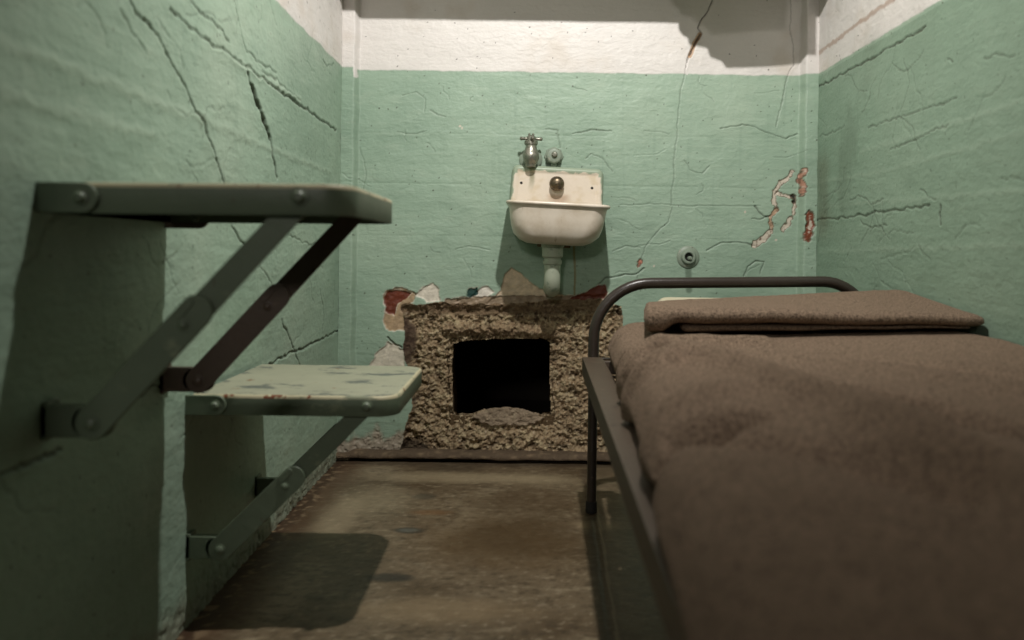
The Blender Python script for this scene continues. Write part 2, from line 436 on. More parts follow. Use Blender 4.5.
# loose plaster tongues above and beside the hole, each with its own colour
for poly, c in (
    ([(383, 296), (387, 290), (400, 288), (417, 293), (414, 302), (404, 304), (404, 330), (388, 332), (383, 320), (386, 308)], lin(172, 146, 116)),
    ([(384, 297), (388, 291), (400, 290), (411, 293), (404, 300), (398, 304), (394, 315), (386, 314)], RED),
    ([(415, 294), (424, 287), (433, 283), (439, 290), (440, 301), (426, 301)], lin(218, 208, 192)),
    ([(369, 366), (378, 352), (388, 342), (398, 346), (405, 350), (405, 372), (372, 370)], lin(214, 204, 186)),
    ([(454, 302), (460, 297), (470, 297), (476, 291), (486, 286), (494, 292), (484, 299), (466, 305)], lin(222, 214, 202)),
    ([(466, 296), (469, 289), (477, 288), (478, 294), (472, 298)], lin(34, 66, 60)),
    ([(486, 304), (495, 296), (501, 290), (505, 274), (512, 267), (528, 280), (540, 289), (552, 293), (580, 298), (560, 306)], lin(214, 192, 164)),
    ([(440, 306), (446, 299), (500, 296), (560, 296), (608, 296), (612, 304), (540, 312), (450, 314)], lin(150, 130, 108)),
    ([(568, 299), (584, 293), (596, 287), (604, 284), (608, 292), (604, 298), (580, 302)], RED),
    ([(544, 290), (552, 286), (560, 293), (548, 298)], lin(196, 186, 170)),
    ):
    s = sdpoly(*jit(U, V, 541, 0.008, 40), B(poly))
    m = sstep(0.0015, -0.0015, s)
    rim = sstep(0.0035, 0.0005, np.abs(s-0.001))
    col = mixc(col, lin(214, 204, 190), rim*0.55*(fbm(U*40, V*40, 560) > -0.1))
    col = mixc(col, c*1.0, m); col *= (1 + 0.5*fbm(U*50, V*50, 555, 5, 0.65)[..., None]*m[..., None])
    disp -= 0.005*m - 0.0015*fbm(U*55, V*55, 551)*m
inside = sd < 0
f1, f2, idv = worley(U*62, V*62, 601); g1, g2, gid = worley(U*120+3, V*120+8, 611)
pit = fbm(U*38, V*38, 621, 5, 0.6)
rec = sstep(0.0, -0.016, sd)*0.022 + sstep(0.10, 0.0, so)*0.014 + 0.016*sstep(0, -0.05, sd)*fbm(U*9, V*9, 631)
gr = fbm(U*95, V*95, 641, 4, 0.65)
stone = 0.007*(0.6-f1)*(idv > 0.45) + 0.004*(0.6-g1)*(gid > 0.4) + 0.016*pit + 0.010*gr - 0.010*sstep(0.12, 0.3, -fbm(U*30, V*30, 651, 4, 0.6))
# heavy lip of rendering over the top of the opening, hollow above it
lip = np.exp(-((V-at_y(500, 331, YB)[2]-0.012*fbm(U*8, V*0, 9))/0.022)**2)*sstep(-0.30, -0.24, U)*sstep(0.14, 0.09, U)
und = np.exp(-((V-at_y(500, 311, YB)[2])/0.014)**2)
mr = sstep(0.001, -0.004, sd)
ztop = at_y(500, 303, YB)[2]; rec = rec*lerp(0.2, 1.0, sstep(0.004, 0.06, ztop - V + 0.012*fbm(U*12, V*12, 661)))
disp = disp - mr*(rec - stone - 0.026*lip + 0.006*und)
rc = np.broadcast_to(lin(182, 158, 126), U.shape+(3,)).copy()
rc = mixc(rc, lin(214, 196, 158), sstep(0.5, 1.0, idv)*0.6)
rc = mixc(rc, lin(218, 202, 174), sstep(0.1, 0.4, gr)*0.7)
rc = mixc(rc, lin(120, 96, 70), sstep(0.35, 0.0, gid)*0.7)
rc = mixc(rc, lin(70, 55, 40), sstep(0.05, 0.4, -pit-0.4*gr)*0.8); rc = mixc(rc, lin(52, 42, 34), sstep(0.15, 0.45, -gr)*0.7)
rc = mixc(rc, lin(74, 60, 48), sstep(0.80, 0.97, f1/(f2+1e-6))*0.3)
rc = mixc(rc, lin(140, 116, 92), np.clip(lip, 0, 1)*0.55)
rc = mixc(rc, lin(70, 56, 46), und*0.55*sstep(-0.2, 0.3, fbm(U*10, V*14, 671)+0.1))  # shade under the overhanging edge painted into the hollow's colour
ml = sstep(-0.035, 0.0, sd)*(U < -0.2)
rc = mixc(rc, lin(84, 68, 56), ml*0.4)
for poly, c, sm in (
    ([(403, 316), (414, 326), (418, 340), (412, 356), (408, 366), (400, 366), (402, 340)], lin(84, 66, 56), 0.9),
    ([(468, 420), (480, 413), (490, 408), (505, 405), (520, 407), (534, 413), (546, 420), (525, 427), (490, 427)], lin(160, 142, 122), 0.8),
    ([(400, 436), (410, 440), (428, 446), (424, 456), (398, 456)], lin(66, 54, 44), 0.6),
    ([(400, 300), (470, 301), (560, 297), (612, 296), (612, 309), (560, 311), (500, 316), (430, 314), (402, 314)], lin(132, 110, 86), 0.5)):
    m = sstep(0.004, -0.006, sdpoly(*jit(U, V, 571, 0.012, 30), B(poly)))
    rc = mixc(rc, c, m*0.85); disp += mr*m*sm*(0.6*rec*(sm > 0.7) - 0.7*stone)
col = np.where(inside[..., None], rc, col)
sc_ = lambda A: 0.25*(A[:-1, :-1]+A[1:, :-1]+A[:-1, 1:]+A[1:, 1:])
fin = sc_(sd) < 0; hole = sc_(so) < 0
P = np.stack([U, YB-disp, V], -1)
w = struct(grid('wall_back', P, M_WALL, keep=~fin & ~hole, attrs={'albedo': col}))
breach = grid('wall_breach', P, M_RUBBLE, keep=fin & ~hole, attrs={'albedo': col})
tag(breach, 'ragged rectangular hole broken through rough tan concrete below the sink', 'wall hole')
# passage through the wall: the broken sides and a crumbled sill
ring = [Vector((x, 0, z)) for x, z in OPEN]; ring = [ring[i].lerp(ring[(i+1) % len(ring)], t/10) for i in range(len(ring)) for t in range(10)]
cen = sum(ring, Vector())/len(ring)
NR = 24; PT = np.zeros((NR, len(ring)+1, 3)); CT = np.zeros((NR, len(ring)+1, 3))
for i in range(NR):
    yy = 2.628 + 0.27*i/(NR-1)
    for j in range(len(ring)+1):
        p = ring[j % len(ring)]; q = (p-cen); a = math.atan2(q.z, q.x)
        from mathutils import noise as mn
        k = 1.065 + 0.02*(i/(NR-1)) + 0.05*mn.fractal(Vector((math.cos(a)*4, yy*22, math.sin(a)*4)), 1.0, 2.0, 4)
        r = cen + q*k
        if q.z < -0.03: r.z = max(0.0, r.z - 0.13*(1-math.exp(-i/1.5))*min(1, (-0.03-q.z)/0.05))
        PT[i, j] = (r.x, yy, r.z)
        CT[i, j] = lin(128, 106, 80)*(0.8+0.3*mn.noise(Vector((r.x*30, yy*30, r.z*30))))
adopt(breach, grid('tunnel_side', PT, M_RUBBLE, attrs={'albedo': CT}))
nu, nv = 60, 30; PS = np.zeros((nv, nu, 3)); CS = np.zeros((nv, nu, 3)); x0, x1 = B([(462, 415)])[0][0], B([(546, 415)])[0][0]; zsill = B([(505, 418)])[0][1]
for i in range(nv):
    for j in range(nu):
        a, b = j/(nu-1), i/(nv-1); x = x0+(x1-x0)*a; y = 2.634+0.05*b
        h = 0.034*max(0, math.sin(math.pi*a))**0.8*max(0.0, math.sin(math.pi*min(1, b*1.2+0.05)))**0.6
        h += 0.008*mn.fractal(Vector((x*28, y*28, 3)), 1.0, 2.0, 4)*math.sin(math.pi*a)
        PS[i, j] = (x, y, zsill-0.012+h); CS[i, j] = lin(150, 132, 112)*(0.9+0.25*mn.noise(Vector((x*40, y*40, 1))))
adopt(breach, grid('crumbled_sill', PS, M_RUBBLE, attrs={'albedo': CS}))
# the dark service passage behind
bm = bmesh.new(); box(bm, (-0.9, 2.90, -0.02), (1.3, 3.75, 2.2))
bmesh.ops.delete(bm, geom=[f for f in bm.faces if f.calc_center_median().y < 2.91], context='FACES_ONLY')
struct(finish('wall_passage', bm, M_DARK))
bm = bmesh.new(); box(bm, (XL-0.1, YB-0.002, 1.60), (XR+0.1, YB+0.1, ZT))
struct(finish('trim_2', bm, M_CEIL))          # plain upper run of the back wall above the picture

# --- left wall
ys = np.arange(0.25, YB+0.002, 0.0034); zl = np.arange(0.0, 1.62, 0.0032)
U, V = np.meshgrid(ys, zl)
disp, col = base_paint(U, V, 211)
disp += 0.0025*fbm(U*4, V*5, 215, 4)
Lp = lambda pts: [(p[1], p[2]) for p in (at_x(a, b, XL) for a, b in pts)]
J = jit(U, V, 801, 0.011, 26)
for pts, w, dp, st in (
    ([(127, -4), (135, 12), (142, 19), (155, 30), (164, 44), (166, 54), (173, 65), (180, 75), (186, 88), (193, 105), (203, 122), (211, 146), (218, 165), (224, 182), (233, 228), (246, 246)], 0.0034, 0.0042, 0.62),
    ([(168, 8), (185, 25), (205, 40), (225, 52), (246, 67)], 0.0042, 0.0035, 0.5),
    ([(246, 67), (262, 78), (285, 95), (310, 112), (336, 131)], 0.0050, 0.0040, 0.62),
    ([(246, 69), (250, 82), (256, 100)], 0.0050, 0.0056, 0.85),
    ([(252, 88), (256, 100), (262, 115), (270, 138)], 0.0110, 0.0090, 0.95),
    ([(270, 138), (273, 156), (277, 178)], 0.0070, 0.0060, 0.85),
    ([(188, 0), (200, 12), (215, 25), (230, 42)], 0.0031, 0.0028, 0.5),
    ([(234, 0), (240, 28), (246, 50), (258, 62), (276, 73)], 0.0028, 0.0028, 0.5),
    ([(120, 8), (130, 30), (148, 52)], 0.0031, 0.0021, 0.3),
    ([(225, 390), (255, 374), (290, 353), (316, 342), (342, 329)], 0.0037, 0.0049, 0.85),
    ([(281, 320), (288, 336), (294, 350), (300, 366)], 0.0034, 0.0042, 0.8),
    ([(320, 290), (324, 315), (322, 335)], 0.0031, 0.0028, 0.55),
    ([(250, 240), (258, 262), (272, 285), (281, 305)], 0.0028, 0.0021, 0.4),
    ([(262, 72), (275, 80), (300, 100)], 0.0031, 0.0021, 0.4),
    ([(0, 476), (30, 462), (62, 448)], 0.0031, 0.0042, 0.8),
    ([(135, 395), (160, 385)], 0.0031, 0.0028, 0.6),
    ([(288, 235), (310, 245), (335, 240)], 0.0028, 0.0021, 0.4),
    ([(322, 60), (327, 66), (333, 64)], 0.0031, 0.0021, 0.45),
    ):
    disp, col = crack(disp, col, J, Lp(pts), w, dp, st, lip=0.0005)
for pts, h in (([(0, 42), (100, 80), (200, 118), (275, 150), (330, 172)], 0.0014), ([(0, 95), (150, 135)], 0.0015), ([(230, 60), (300, 100)], 0.002)):
    d = polydist(J[0], J[1], Lp(pts), 0.2); disp += h*np.exp(-(d/0.008)**2); col = mixc(col, GREEN_L, np.exp(-(d/0.008)**2)*0.35)
m = sstep(0.10, 0.0, V + 0.05*fbm(U*15, V*15, 871)); col = mixc(col, lin(120, 98, 80), m*0.5); disp -= 0.003*m*(fbm(U*40, V*40, 872) > 0.05)
for k in range(46):
    cx, cy = rs.uniform(0.9, 2.55), rs.uniform(0.15, 1.25); a = rs.rand()*6.28; Ls = rs.uniform(0.01, 0.04); pts = []
    for q in range(5): pts.append((cx, cy)); cx += Ls*math.cos(a)*1.4; cy += Ls*math.sin(a); a += rs.uniform(-0.8, 0.8)
    disp, col = crack(disp, col, J, pts, 0.0026, 0.0012, rs.uniform(0.08, 0.35), lip=0.0002)
P = np.stack([XL+disp, U, V], -1)
struct(grid('wall_left', P, M_WALL, attrs={'albedo': col}, flip=True))

# --- right wall
U, V = np.meshgrid(ys, zl)
disp, col = base_paint(U, V, 311)
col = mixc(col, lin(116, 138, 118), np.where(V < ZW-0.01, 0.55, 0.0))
Rp = lambda pts: [(p[1], p[2]) for p in (at_x(a, b, XR) for a, b in pts)]
J = jit(U, V, 901, 0.010, 26)
for pts, w, dp, st in (
    ([(818, 87), (850, 70), (890, 48), (926, 27)], 0.0039, 0.0036, 0.7),
    ([(815, 220), (845, 218), (880, 212), (930, 206)], 0.0036, 0.0030, 0.6),
    ([(941, 204), (939, 214), (941, 226)], 0.0036, 0.0036, 0.75),
    ([(868, 128), (890, 120), (912, 114), (935, 106), (957, 99)], 0.0028, 0.0018, 0.45),
    ([(890, 150), (905, 144), (932, 132), (950, 124)], 0.0028, 0.0018, 0.45),
    ([(850, 200), (862, 196), (872, 204), (884, 200)], 0.0028, 0.0018, 0.45),
    ([(860, 222), (872, 228), (888, 224)], 0.0028, 0.0018, 0.4),
    ([(820, 136), (835, 132), (845, 126)], 0.0028, 0.0018, 0.35),
    ([(985, 60), (1000, 54), (1015, 57)], 0.0028, 0.0018, 0.35),
    ([(948, 58), (953, 62)], 0.0033, 0.0024, 0.5),
    ([(920, 188), (928, 196), (936, 200)], 0.0028, 0.0018, 0.4),
    ):
    disp, col = crack(disp, col, J, Rp(pts), w, dp, st, lip=0.0004)
for pts, h, c in (([(820, 182), (880, 172), (960, 150), (1030, 130)], 0.0006, GREEN_L), ([(820, 252), (1030, 244)], 0.0006, GREEN_L), ([(860, 152), (940, 128), (1030, 98)], 0.0006, GREEN_L), ([(830, 206), (1030, 190)], 0.0006, GREEN_L)):
    d = polydist(J[0], J[1], Rp(pts), 0.2); disp += h*np.exp(-(d/0.008)**2); col = mixc(col, c, np.exp(-(d/0.006)**2)*0.22)
d = polydist(J[0], J[1], Rp([(818, 54), (850, 30), (896, -3)])); col = mixc(col, lin(150, 112, 84), sstep(0.010, 0.003, d)*0.55)
dg = sstep(0.1, 0.5, fbm(U*4.5, V*2.2, 931, 5))*sstep(1.6, 2.5, U)
col = mixc(col, lin(92, 106, 88), dg*0.4)
d = polydist(U, V, Rp([(822, 170), (824, 215)])); col = mixc(col, lin(96, 98, 78), sstep(0.09, 0.0, d + 0.05*fbm(U*9, V*5, 941, 4))*0.5)
for k in range(60):
    cx, cy = rs.uniform(1.3, 2.55), rs.uniform(0.15, 1.25); a = rs.rand()*6.28; Ls = rs.uniform(0.01, 0.04); pts = []
    for q in range(5): pts.append((cx, cy)); cx += Ls*math.cos(a)*1.4; cy += Ls*math.sin(a); a += rs.uniform(-0.8, 0.8)
    disp, col = crack(disp, col, J, pts, 0.0026, 0.0012, rs.uniform(0.08, 0.35), lip=0.0002)
P = np.stack([XR-disp, U, V], -1)
struct(grid('wall_right', P, M_WALL, attrs={'albedo': col}))

# plain runs of the side walls that the picture does not reach: behind the lens and above
for nm, x0, x1 in (('trim_3', XL-0.08, XL), ('trim_4', XR, XR+0.08)):
    bm = bmesh.new(); box(bm, (x0, YF, 1.615), (x1, YB, ZT)); box(bm, (x0, 0.0, 0.0), (x1, 0.26, 1.615))
    struct(finish(nm, bm, M_CEIL))
bm = bmesh.new(); box(bm, (XL-0.1, YF, ZT), (XR+0.1, YB+0.1, ZT+0.06)); struct(finish('ceiling', bm, M_CEIL))

# --- floor
xs = np.arange(XL-0.01, XR+0.01, 0.0045); yf = np.arange(YF, YB+0.03, 0.0055)
U, V = np.meshgrid(xs, yf)
disp = 0.0015*fbm(U*5, V*5, 21) + 0.0006*fbm(U*40, V*40, 22)
col = np.broadcast_to(lin(112, 97, 76), U.shape+(3,)).copy()
n = fbm(U*3.2, V*3.2, 23, 6, 0.6)
col = mixc(col, lin(84, 68, 48), sstep(0.0, 0.4, n)*0.8)
col = mixc(col, lin(150, 136, 112), sstep(0.08, 0.45, -n)*0.7)
n2 = fbm(U*12, V*12, 24, 5, 0.6); col = mixc(col, lin(88, 72, 54), sstep(0.15, 0.5, n2)*0.5); col = mixc(col, lin(160, 148, 126), sstep(0.22, 0.55, -n2)*0.45)
n3 = fbm(U*45, V*60, 26, 4, 0.65); col = mixc(col, lin(70, 58, 44), sstep(0.06, 0.35, n3)*0.65); col = mixc(col, lin(170, 156, 132), sstep(0.15, 0.45, -n3)*0.5)
n4 = fbm(U*14, V*38, 28, 5, 0.65); col = mixc(col, lin(64, 52, 38), sstep(0.08, 0.4, n4)*0.5); col = mixc(col, lin(158, 144, 118), sstep(0.12, 0.45, -n4)*0.45)
Fp = lambda pts: [(p[0], p[1]) for p in (at_z(a, b, 0.0) for a, b in pts)]
J = jit(U, V, 31, 0.02, 9)
def stain(px, py, ru, rv, c, k, soft=0.35, seed=0):
    global col
    (x, y), = Fp([(px, py)])
    d = np.hypot((U-x)/ru, (V-y)/rv) + 0.35*fbm(U*14, V*14, 41+seed, 4)
    col = mixc(col, c, sstep(1+soft, 1-soft, d)*k)
stain(409, 530, 0.040, 0.020, lin(48, 48, 44), 0.8, 0.3, 1); stain(409, 530, 0.022, 0.012, lin(112, 116, 108), 0.5, 0.3, 2)
stain(390, 577, 0.050, 0.022, lin(46, 44, 40), 0.8, 0.35, 3); stain(424, 496, 0.034, 0.026, lin(70, 66, 56), 0.7, 0.4, 4)
stain(450, 468, 0.10, 0.035, lin(70, 60, 48), 0.6, 0.5, 5)
stain(500, 540, 0.17, 0.16, lin(96, 74, 46), 0.6, 0.6, 6); stain(530, 500, 0.12, 0.10, lin(84, 66, 46), 0.5, 0.6, 7)
stain(440, 610, 0.16, 0.05, lin(150, 130, 100), 0.5, 0.5, 8); stain(370, 500, 0.10, 0.10, lin(176, 162, 132), 0.35, 0.8, 9)
stain(545, 480, 0.10, 0.06, lin(178, 162, 132), 0.35, 0.8, 10); stain(430, 512, 0.05, 0.02, lin(120, 84, 50), 0.5, 0.5, 11)
stain(455, 477, 0.26, 0.05, lin(178, 162, 132), 0.55, 0.6, 21); stain(525, 535, 0.16, 0.14, lin(74, 58, 38), 0.55, 0.7, 22); stain(600, 525, 0.06, 0.03, lin(170, 150, 118), 0.5, 0.6, 23); stain(335, 520, 0.05, 0.14, lin(170, 154, 126), 0.45, 0.6, 24)
stain(410, 555, 0.22, 0.012, lin(104, 88, 66), 0.5, 0.5, 12)
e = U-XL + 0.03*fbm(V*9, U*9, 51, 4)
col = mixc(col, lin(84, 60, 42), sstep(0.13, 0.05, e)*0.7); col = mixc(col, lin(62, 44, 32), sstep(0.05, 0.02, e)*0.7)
col = mixc(col, lin(150, 128, 100), sstep(0.06, 0.03, e)*(fbm(U*40, V*40, 52) > 0.18)*0.6)
# shadow of the bed rail painted along the floor, with a thin groove
rail_shade = Fp([(588, 470), (600, 560), (612, 640), (640, 800)])
d = polydist(U + 0.004*fbm(V*8, U*8, 53), V, rail_shade, 0.6)
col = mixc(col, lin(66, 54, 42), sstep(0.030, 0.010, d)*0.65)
right = U > np.interp(V, [p[1] for p in rail_shade][::-1], [p[0] for p in rail_shade][::-1])
col = mixc(col, lin(98, 86, 68), np.where(right, 0.45, 0.0))  # floor beneath the bed painted darker for the bed's shade
col = mixc(col, lin(150, 134, 108), sstep(0.004, 0.002, polydist(U-0.012 + 0.004*fbm(V*8, U*8, 53), V, rail_shade, 0.6))*0.5)
disp -= 0.002*sstep(0.004, 0.001, d)
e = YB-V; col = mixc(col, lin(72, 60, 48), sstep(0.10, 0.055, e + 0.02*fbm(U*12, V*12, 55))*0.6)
col = col*np.array([0.88, 0.87, 0.86])
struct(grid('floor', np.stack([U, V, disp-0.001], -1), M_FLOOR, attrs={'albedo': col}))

# --- low cement kerb along the foot of the back wall, with a gap under its front edge
xs = np.linspace(XL, XR, 360)
prof = [(2.65, 0.027), (2.59, 0.029), (2.575, 0.029), (2.563, 0.026), (2.556, 0.020), (2.554, 0.013), (2.562, 0.009), (2.580, 0.008), (2.65, 0.002)]
P = np.zeros((len(prof), len(xs), 3)); C = np.zeros_like(P)
for i, (y, z) in enumerate(prof):
    nz = fbm(xs*9, xs*0+i*0.2, 71, 4)
    P[i, :, 0] = xs; P[i, :, 1] = y - (0.012*nz + 0.004*fbm(xs*50, xs*0+i, 73))*(y < 2.6); P[i, :, 2] = z + (0.005*fbm(xs*14, xs*0+i*0.3, 72, 4) if i < 5 else 0.004*fbm(xs*7, xs*0, 74, 3))*(y < 2.6)
    C[i] = mixc(np.broadcast_to(lin(104, 88, 72), (len(xs), 3)).copy(), lin(140, 120, 96), sstep(0, 0.4, fbm(xs*20, xs*0+i, 75, 4)))
struct(grid('trim_1', P, M_RUBBLE, attrs={'albedo': C}, flip=True))

# ------------------------------------------------------------------ folding table and seat
def rrect(x0, x1, y0, y1, r, inset=0.0, n=8):
    """outline with rounded corners on the x1 side; goes near wall corner, out, round, back to the wall"""
    x1 -= inset; y0 += inset; y1 -= inset; r = max(r-inset, 0.002); pts = []
    nx = 14
    for k in range(nx): pts.append((x0+(x1-r-x0)*k/nx, y0))
    for k in range(n+1):
        a = -math.pi/2 + math.pi/2*k/n; pts.append((x1-r+r*math.cos(a), y0+r+r*math.sin(a)))
    for k in range(1, 8): pts.append((x1, y0+r+(y1-y0-2*r)*k/8))
    for k in range(n+1):
        a = math.pi/2*k/n; pts.append((x1-r+r*math.cos(a), y1-r+r*math.sin(a)))
    for k in range(1, nx+1): pts.append((x1-r+(x0-x1+r)*k/nx, y1))
    return pts
def strap(bm, a, b, w0, w1, y0, y1, n=7):
    """flat bar from a to b in the xz plane with rounded ends"""
    a, b = Vector((a[0], a[1])), Vector((b[0], b[1])); t = (b-a).normalized(); nn = Vector((-t.y, t.x)); out = []
    for k in range(n+1):
        th = math.pi/2 + math.pi*k/n; p = a + t*(math.cos(th)*w0/2) + nn*(math.sin(th)*w0/2); out.append((p.x, p.y))
    for k in range(n+1):
        th = -math.pi/2 + math.pi*k/n; p = b + t*(math.cos(th)*w1/2) + nn*(math.sin(th)*w1/2); out.append((p.x, p.y))
    prism(bm, out, y0, y1)
def bolt(name, x, y, z, r, mat, parent, h=0.008):
    bm = bmesh.new(); lathe(bm, (x, y, z), (0, -1, 0), [(r*1.35, 0), (r*1.35, h*0.2), (r, h*0.25), (r*0.95, h*0.6), (r*0.6, h*0.95), (0, h)], 18)
    return finish('bolt', bm, mat, parent)

def fold_shelf(name, label, cat, top_part, y0, y1, zt, xout, hgt, piv_lo, piv_hi, xw, far_mat, tilt=0.0, top_mat=M_TOP):
    th = 0.0035
    root = empty(name, (XL, (y0+y1)/2, zt-hgt), label, cat)
    x0 = XL+0.014; r = 0.042
    bm = bmesh.new()
    lv = [(0.006, zt), (0.0022, zt-0.0008), (0.0006, zt-0.0025), (0.0, zt-0.006), (0.0, zt-hgt+0.002), (0.001, zt-hgt), (th, zt-hgt), (th, zt-th-0.001)]
    zz = lambda x, z: z + tilt*(x-x0)
    rs = [[(x, y, zz(x, z)) for x, y in rrect(x0, xout, y0, y1, r, i)] for i, z in lv]
    vr = rings(bm, rs, True, True)
    bm.faces.ensure_lookup_table()
    tp = finish(top_part, bm, M_STEEL, root, angle=50)
    tp.data.materials.append(top_mat); tp.data.materials.append(M_EDGE)
    for p in tp.data.polygons:
        k = p.center.z - tilt*(p.center.x-x0) - zt
        if k > -0.0055: p.material_index = 1 if len(p.vertices) > 4 else 2
    kids = [tp]
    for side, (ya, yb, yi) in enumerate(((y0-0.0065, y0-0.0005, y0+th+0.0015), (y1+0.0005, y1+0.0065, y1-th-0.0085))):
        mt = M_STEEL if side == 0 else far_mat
        zm = zt-hgt/2-0.010*side
        # strap hinged to the wall
        bm = bmesh.new(); hc = hgt*0.48; cx = XL+0.057
        prism(bm, [(XL-0.003, zm+hc), (XL-0.003, zm-hc)]+[(cx+hc*math.sin(math.pi*k/14), zm-hc*math.cos(math.pi*k/14)) for k in range(15)], ya, yb)
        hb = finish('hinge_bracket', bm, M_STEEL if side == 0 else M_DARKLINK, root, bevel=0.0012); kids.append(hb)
        b = bolt('bolt', XL+0.056, ya-0.0005, zm, 0.0075, M_STEEL, root); kids.append(b)
        # folding stay: two links that overlap at a joint
        A, Bq = Vector(piv_lo), Vector(piv_hi); Jp = A.lerp(Bq, 0.50); K = A.lerp(Bq, 0.385)
        yl0, yl1 = yi, yi+0.0065
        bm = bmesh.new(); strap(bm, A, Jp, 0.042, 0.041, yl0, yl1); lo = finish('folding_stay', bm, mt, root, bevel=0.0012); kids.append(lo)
        bm = bmesh.new(); strap(bm, K, Bq, 0.034, 0.030, yl0+0.007, yl1+0.006); up = finish('upper_link', bm, mt); up.parent = lo
        # stop lug bent over the joint
        t = (Bq-A).normalized(); nn = Vector((-t.y, t.x)); q = A.lerp(Bq, 0.47)
        bm = bmesh.new(); strap(bm, q+nn*0.013-t*0.006, q+nn*0.013+t*0.014, 0.013, 0.010, yl0-0.0015, yl1+0.006); lg = finish('stop_lug', bm, mt, bevel=0.001); lg.parent = lo
        q = A.lerp(Bq, 0.44); bb = bolt('joint_bolt', q.x, yl0-0.0002, q.y, 0.006, mt, None, 0.005); bb.name = 'joint_bolt'; bb.parent = lo
        # wall cleat that carries the lower end
        bm = bmesh.new(); box(bm, (XL-0.003, yl1+0.001, A.y-0.020), (A.x+0.004, yl1+0.016, A.y+0.020))
        box(bm, (XL-0.003, yl1+0.001, A.y-0.024), (XL+0.007, yl1+0.030, A.y+0.024))
        strap(bm, (A.x-0.01, A.y), (A.x+0.004, A.y), 0.040, 0.040, yl1+0.001, yl1+0.010)
        kids.append(finish('wall_cleat', bm, mt if side else M_STEEL, root, bevel=0.0015))
        b = bolt('bolt', A.x, yl0-0.0003, A.y, 0.008, mt, root, 0.006); kids.append(b)
        if side == 0:
            b = bolt('bolt', Bq.x, y0-0.0003, Bq.y+tilt*(Bq.x-x0), 0.0085, M_STEEL, root, 0.009); kids.append(b)
    inv = Matrix.Translation(-root.location)
    for k in kids: k.matrix_parent_inverse = inv
    return root
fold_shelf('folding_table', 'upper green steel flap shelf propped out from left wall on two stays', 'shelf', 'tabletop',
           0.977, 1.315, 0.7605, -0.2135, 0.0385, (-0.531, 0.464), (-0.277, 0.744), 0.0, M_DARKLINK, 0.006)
fold_shelf('wall_bench', 'lower green steel flap seat with chipped pale top, beside the broken hole', 'seat', 'seat_top',
           1.41, 1.787, 0.422, -0.222, 0.036, (-0.534, 0.146), (-0.276, 0.405), 0.0, M_STEEL)

# ------------------------------------------------------------------ sink
SX, SZ, SY = 0.098, 0.822, YB-0.012
TILT = math.radians(2.4)
sink = empty('wall_sink', (SX, YB, SZ-0.12), 'small cream porcelain wall sink with splashback above the broken hole', 'sink')
SM = Matrix.Translation((SX, SY, SZ)) @ Matrix.Rotation(TILT, 4, 'Y')      # local: x right, y 0 at wall and minus into the room, z 0 at the rim
def sink_part(name, bm, mat, **kw):
    bmesh.ops.transform(bm, matrix=SM, verts=bm.verts)
    o = finish(name, bm, mat, None, **kw); adopt(sink, o); return o
def bowl_ring(hw, d0, d1, r0, r1, z, n=9):
    """plan outline of the bowl: square at the wall side, rounded toward the room"""
    pts = []
    for (cx, cy, a0, r) in ((hw-r0, -d0-r0, 90, r0), (-hw+r0, -d0-r0, 180, -r0), (-hw+r1, -d1+r1, 180, r1), (hw-r1, -d1+r1, 270, r1)):
        r = abs(r)
        st = {(1, 1): 0}.get((0, 0), None)
    corners = ((hw-r0, -d0-r0, 0, r0), (-hw+r0, -d0-r0, 90, r0), (-hw+r1, -d1+r1, 180, r1), (hw-r1, -d1+r1, 270, r1))
    for cx, cy, a0, r in corners:
        for k in range(n):
            a = math.radians(a0 + 90*k/(n-1)); pts.append((cx+r*math.cos(a), cy+r*math.sin(a), z))
    return pts
D = 0.235
bm = bmesh.new()
rings(bm, [bowl_ring(*q) for q in (
    (0.060, 0.040, D-0.080, 0.02, 0.05, -0.120), (0.088, 0.022, D-0.056, 0.02, 0.055, -0.118), (0.112, 0.012, D-0.036, 0.02, 0.058, -0.108),
    (0.1310, 0.006, D-0.024, 0.015, 0.056, -0.090), (0.1390, 0.002, D-0.017, 0.012, 0.052, -0.066), (0.1440, 0.0, D-0.012, 0.008, 0.048, -0.036), (0.1470, 0.0, D-0.010, 0.006, 0.046, -0.014),
    (0.1485, 0.0, D-0.008, 0.006, 0.044, -0.007), (0.1550, 0.0, D-0.001, 0.006, 0.044, -0.004), (0.1575, 0.0, D, 0.006, 0.044, 0.0), (0.1565, 0.0, D-0.001, 0.006, 0.044, 0.004), (0.1520, 0.0, D-0.005, 0.006, 0.042, 0.006),
    (0.140, 0.012, D-0.016, 0.01, 0.04, 0.003), (0.134, 0.020, D-0.024, 0.015, 0.04, -0.012), (0.124, 0.030, D-0.034, 0.02, 0.045, -0.060),
    (0.100, 0.045, D-0.055, 0.025, 0.05, -0.098), (0.050, 0.075, D-0.090, 0.02, 0.03, -0.106))])
sink_part('basin', bm, M_PORC, angle=60)
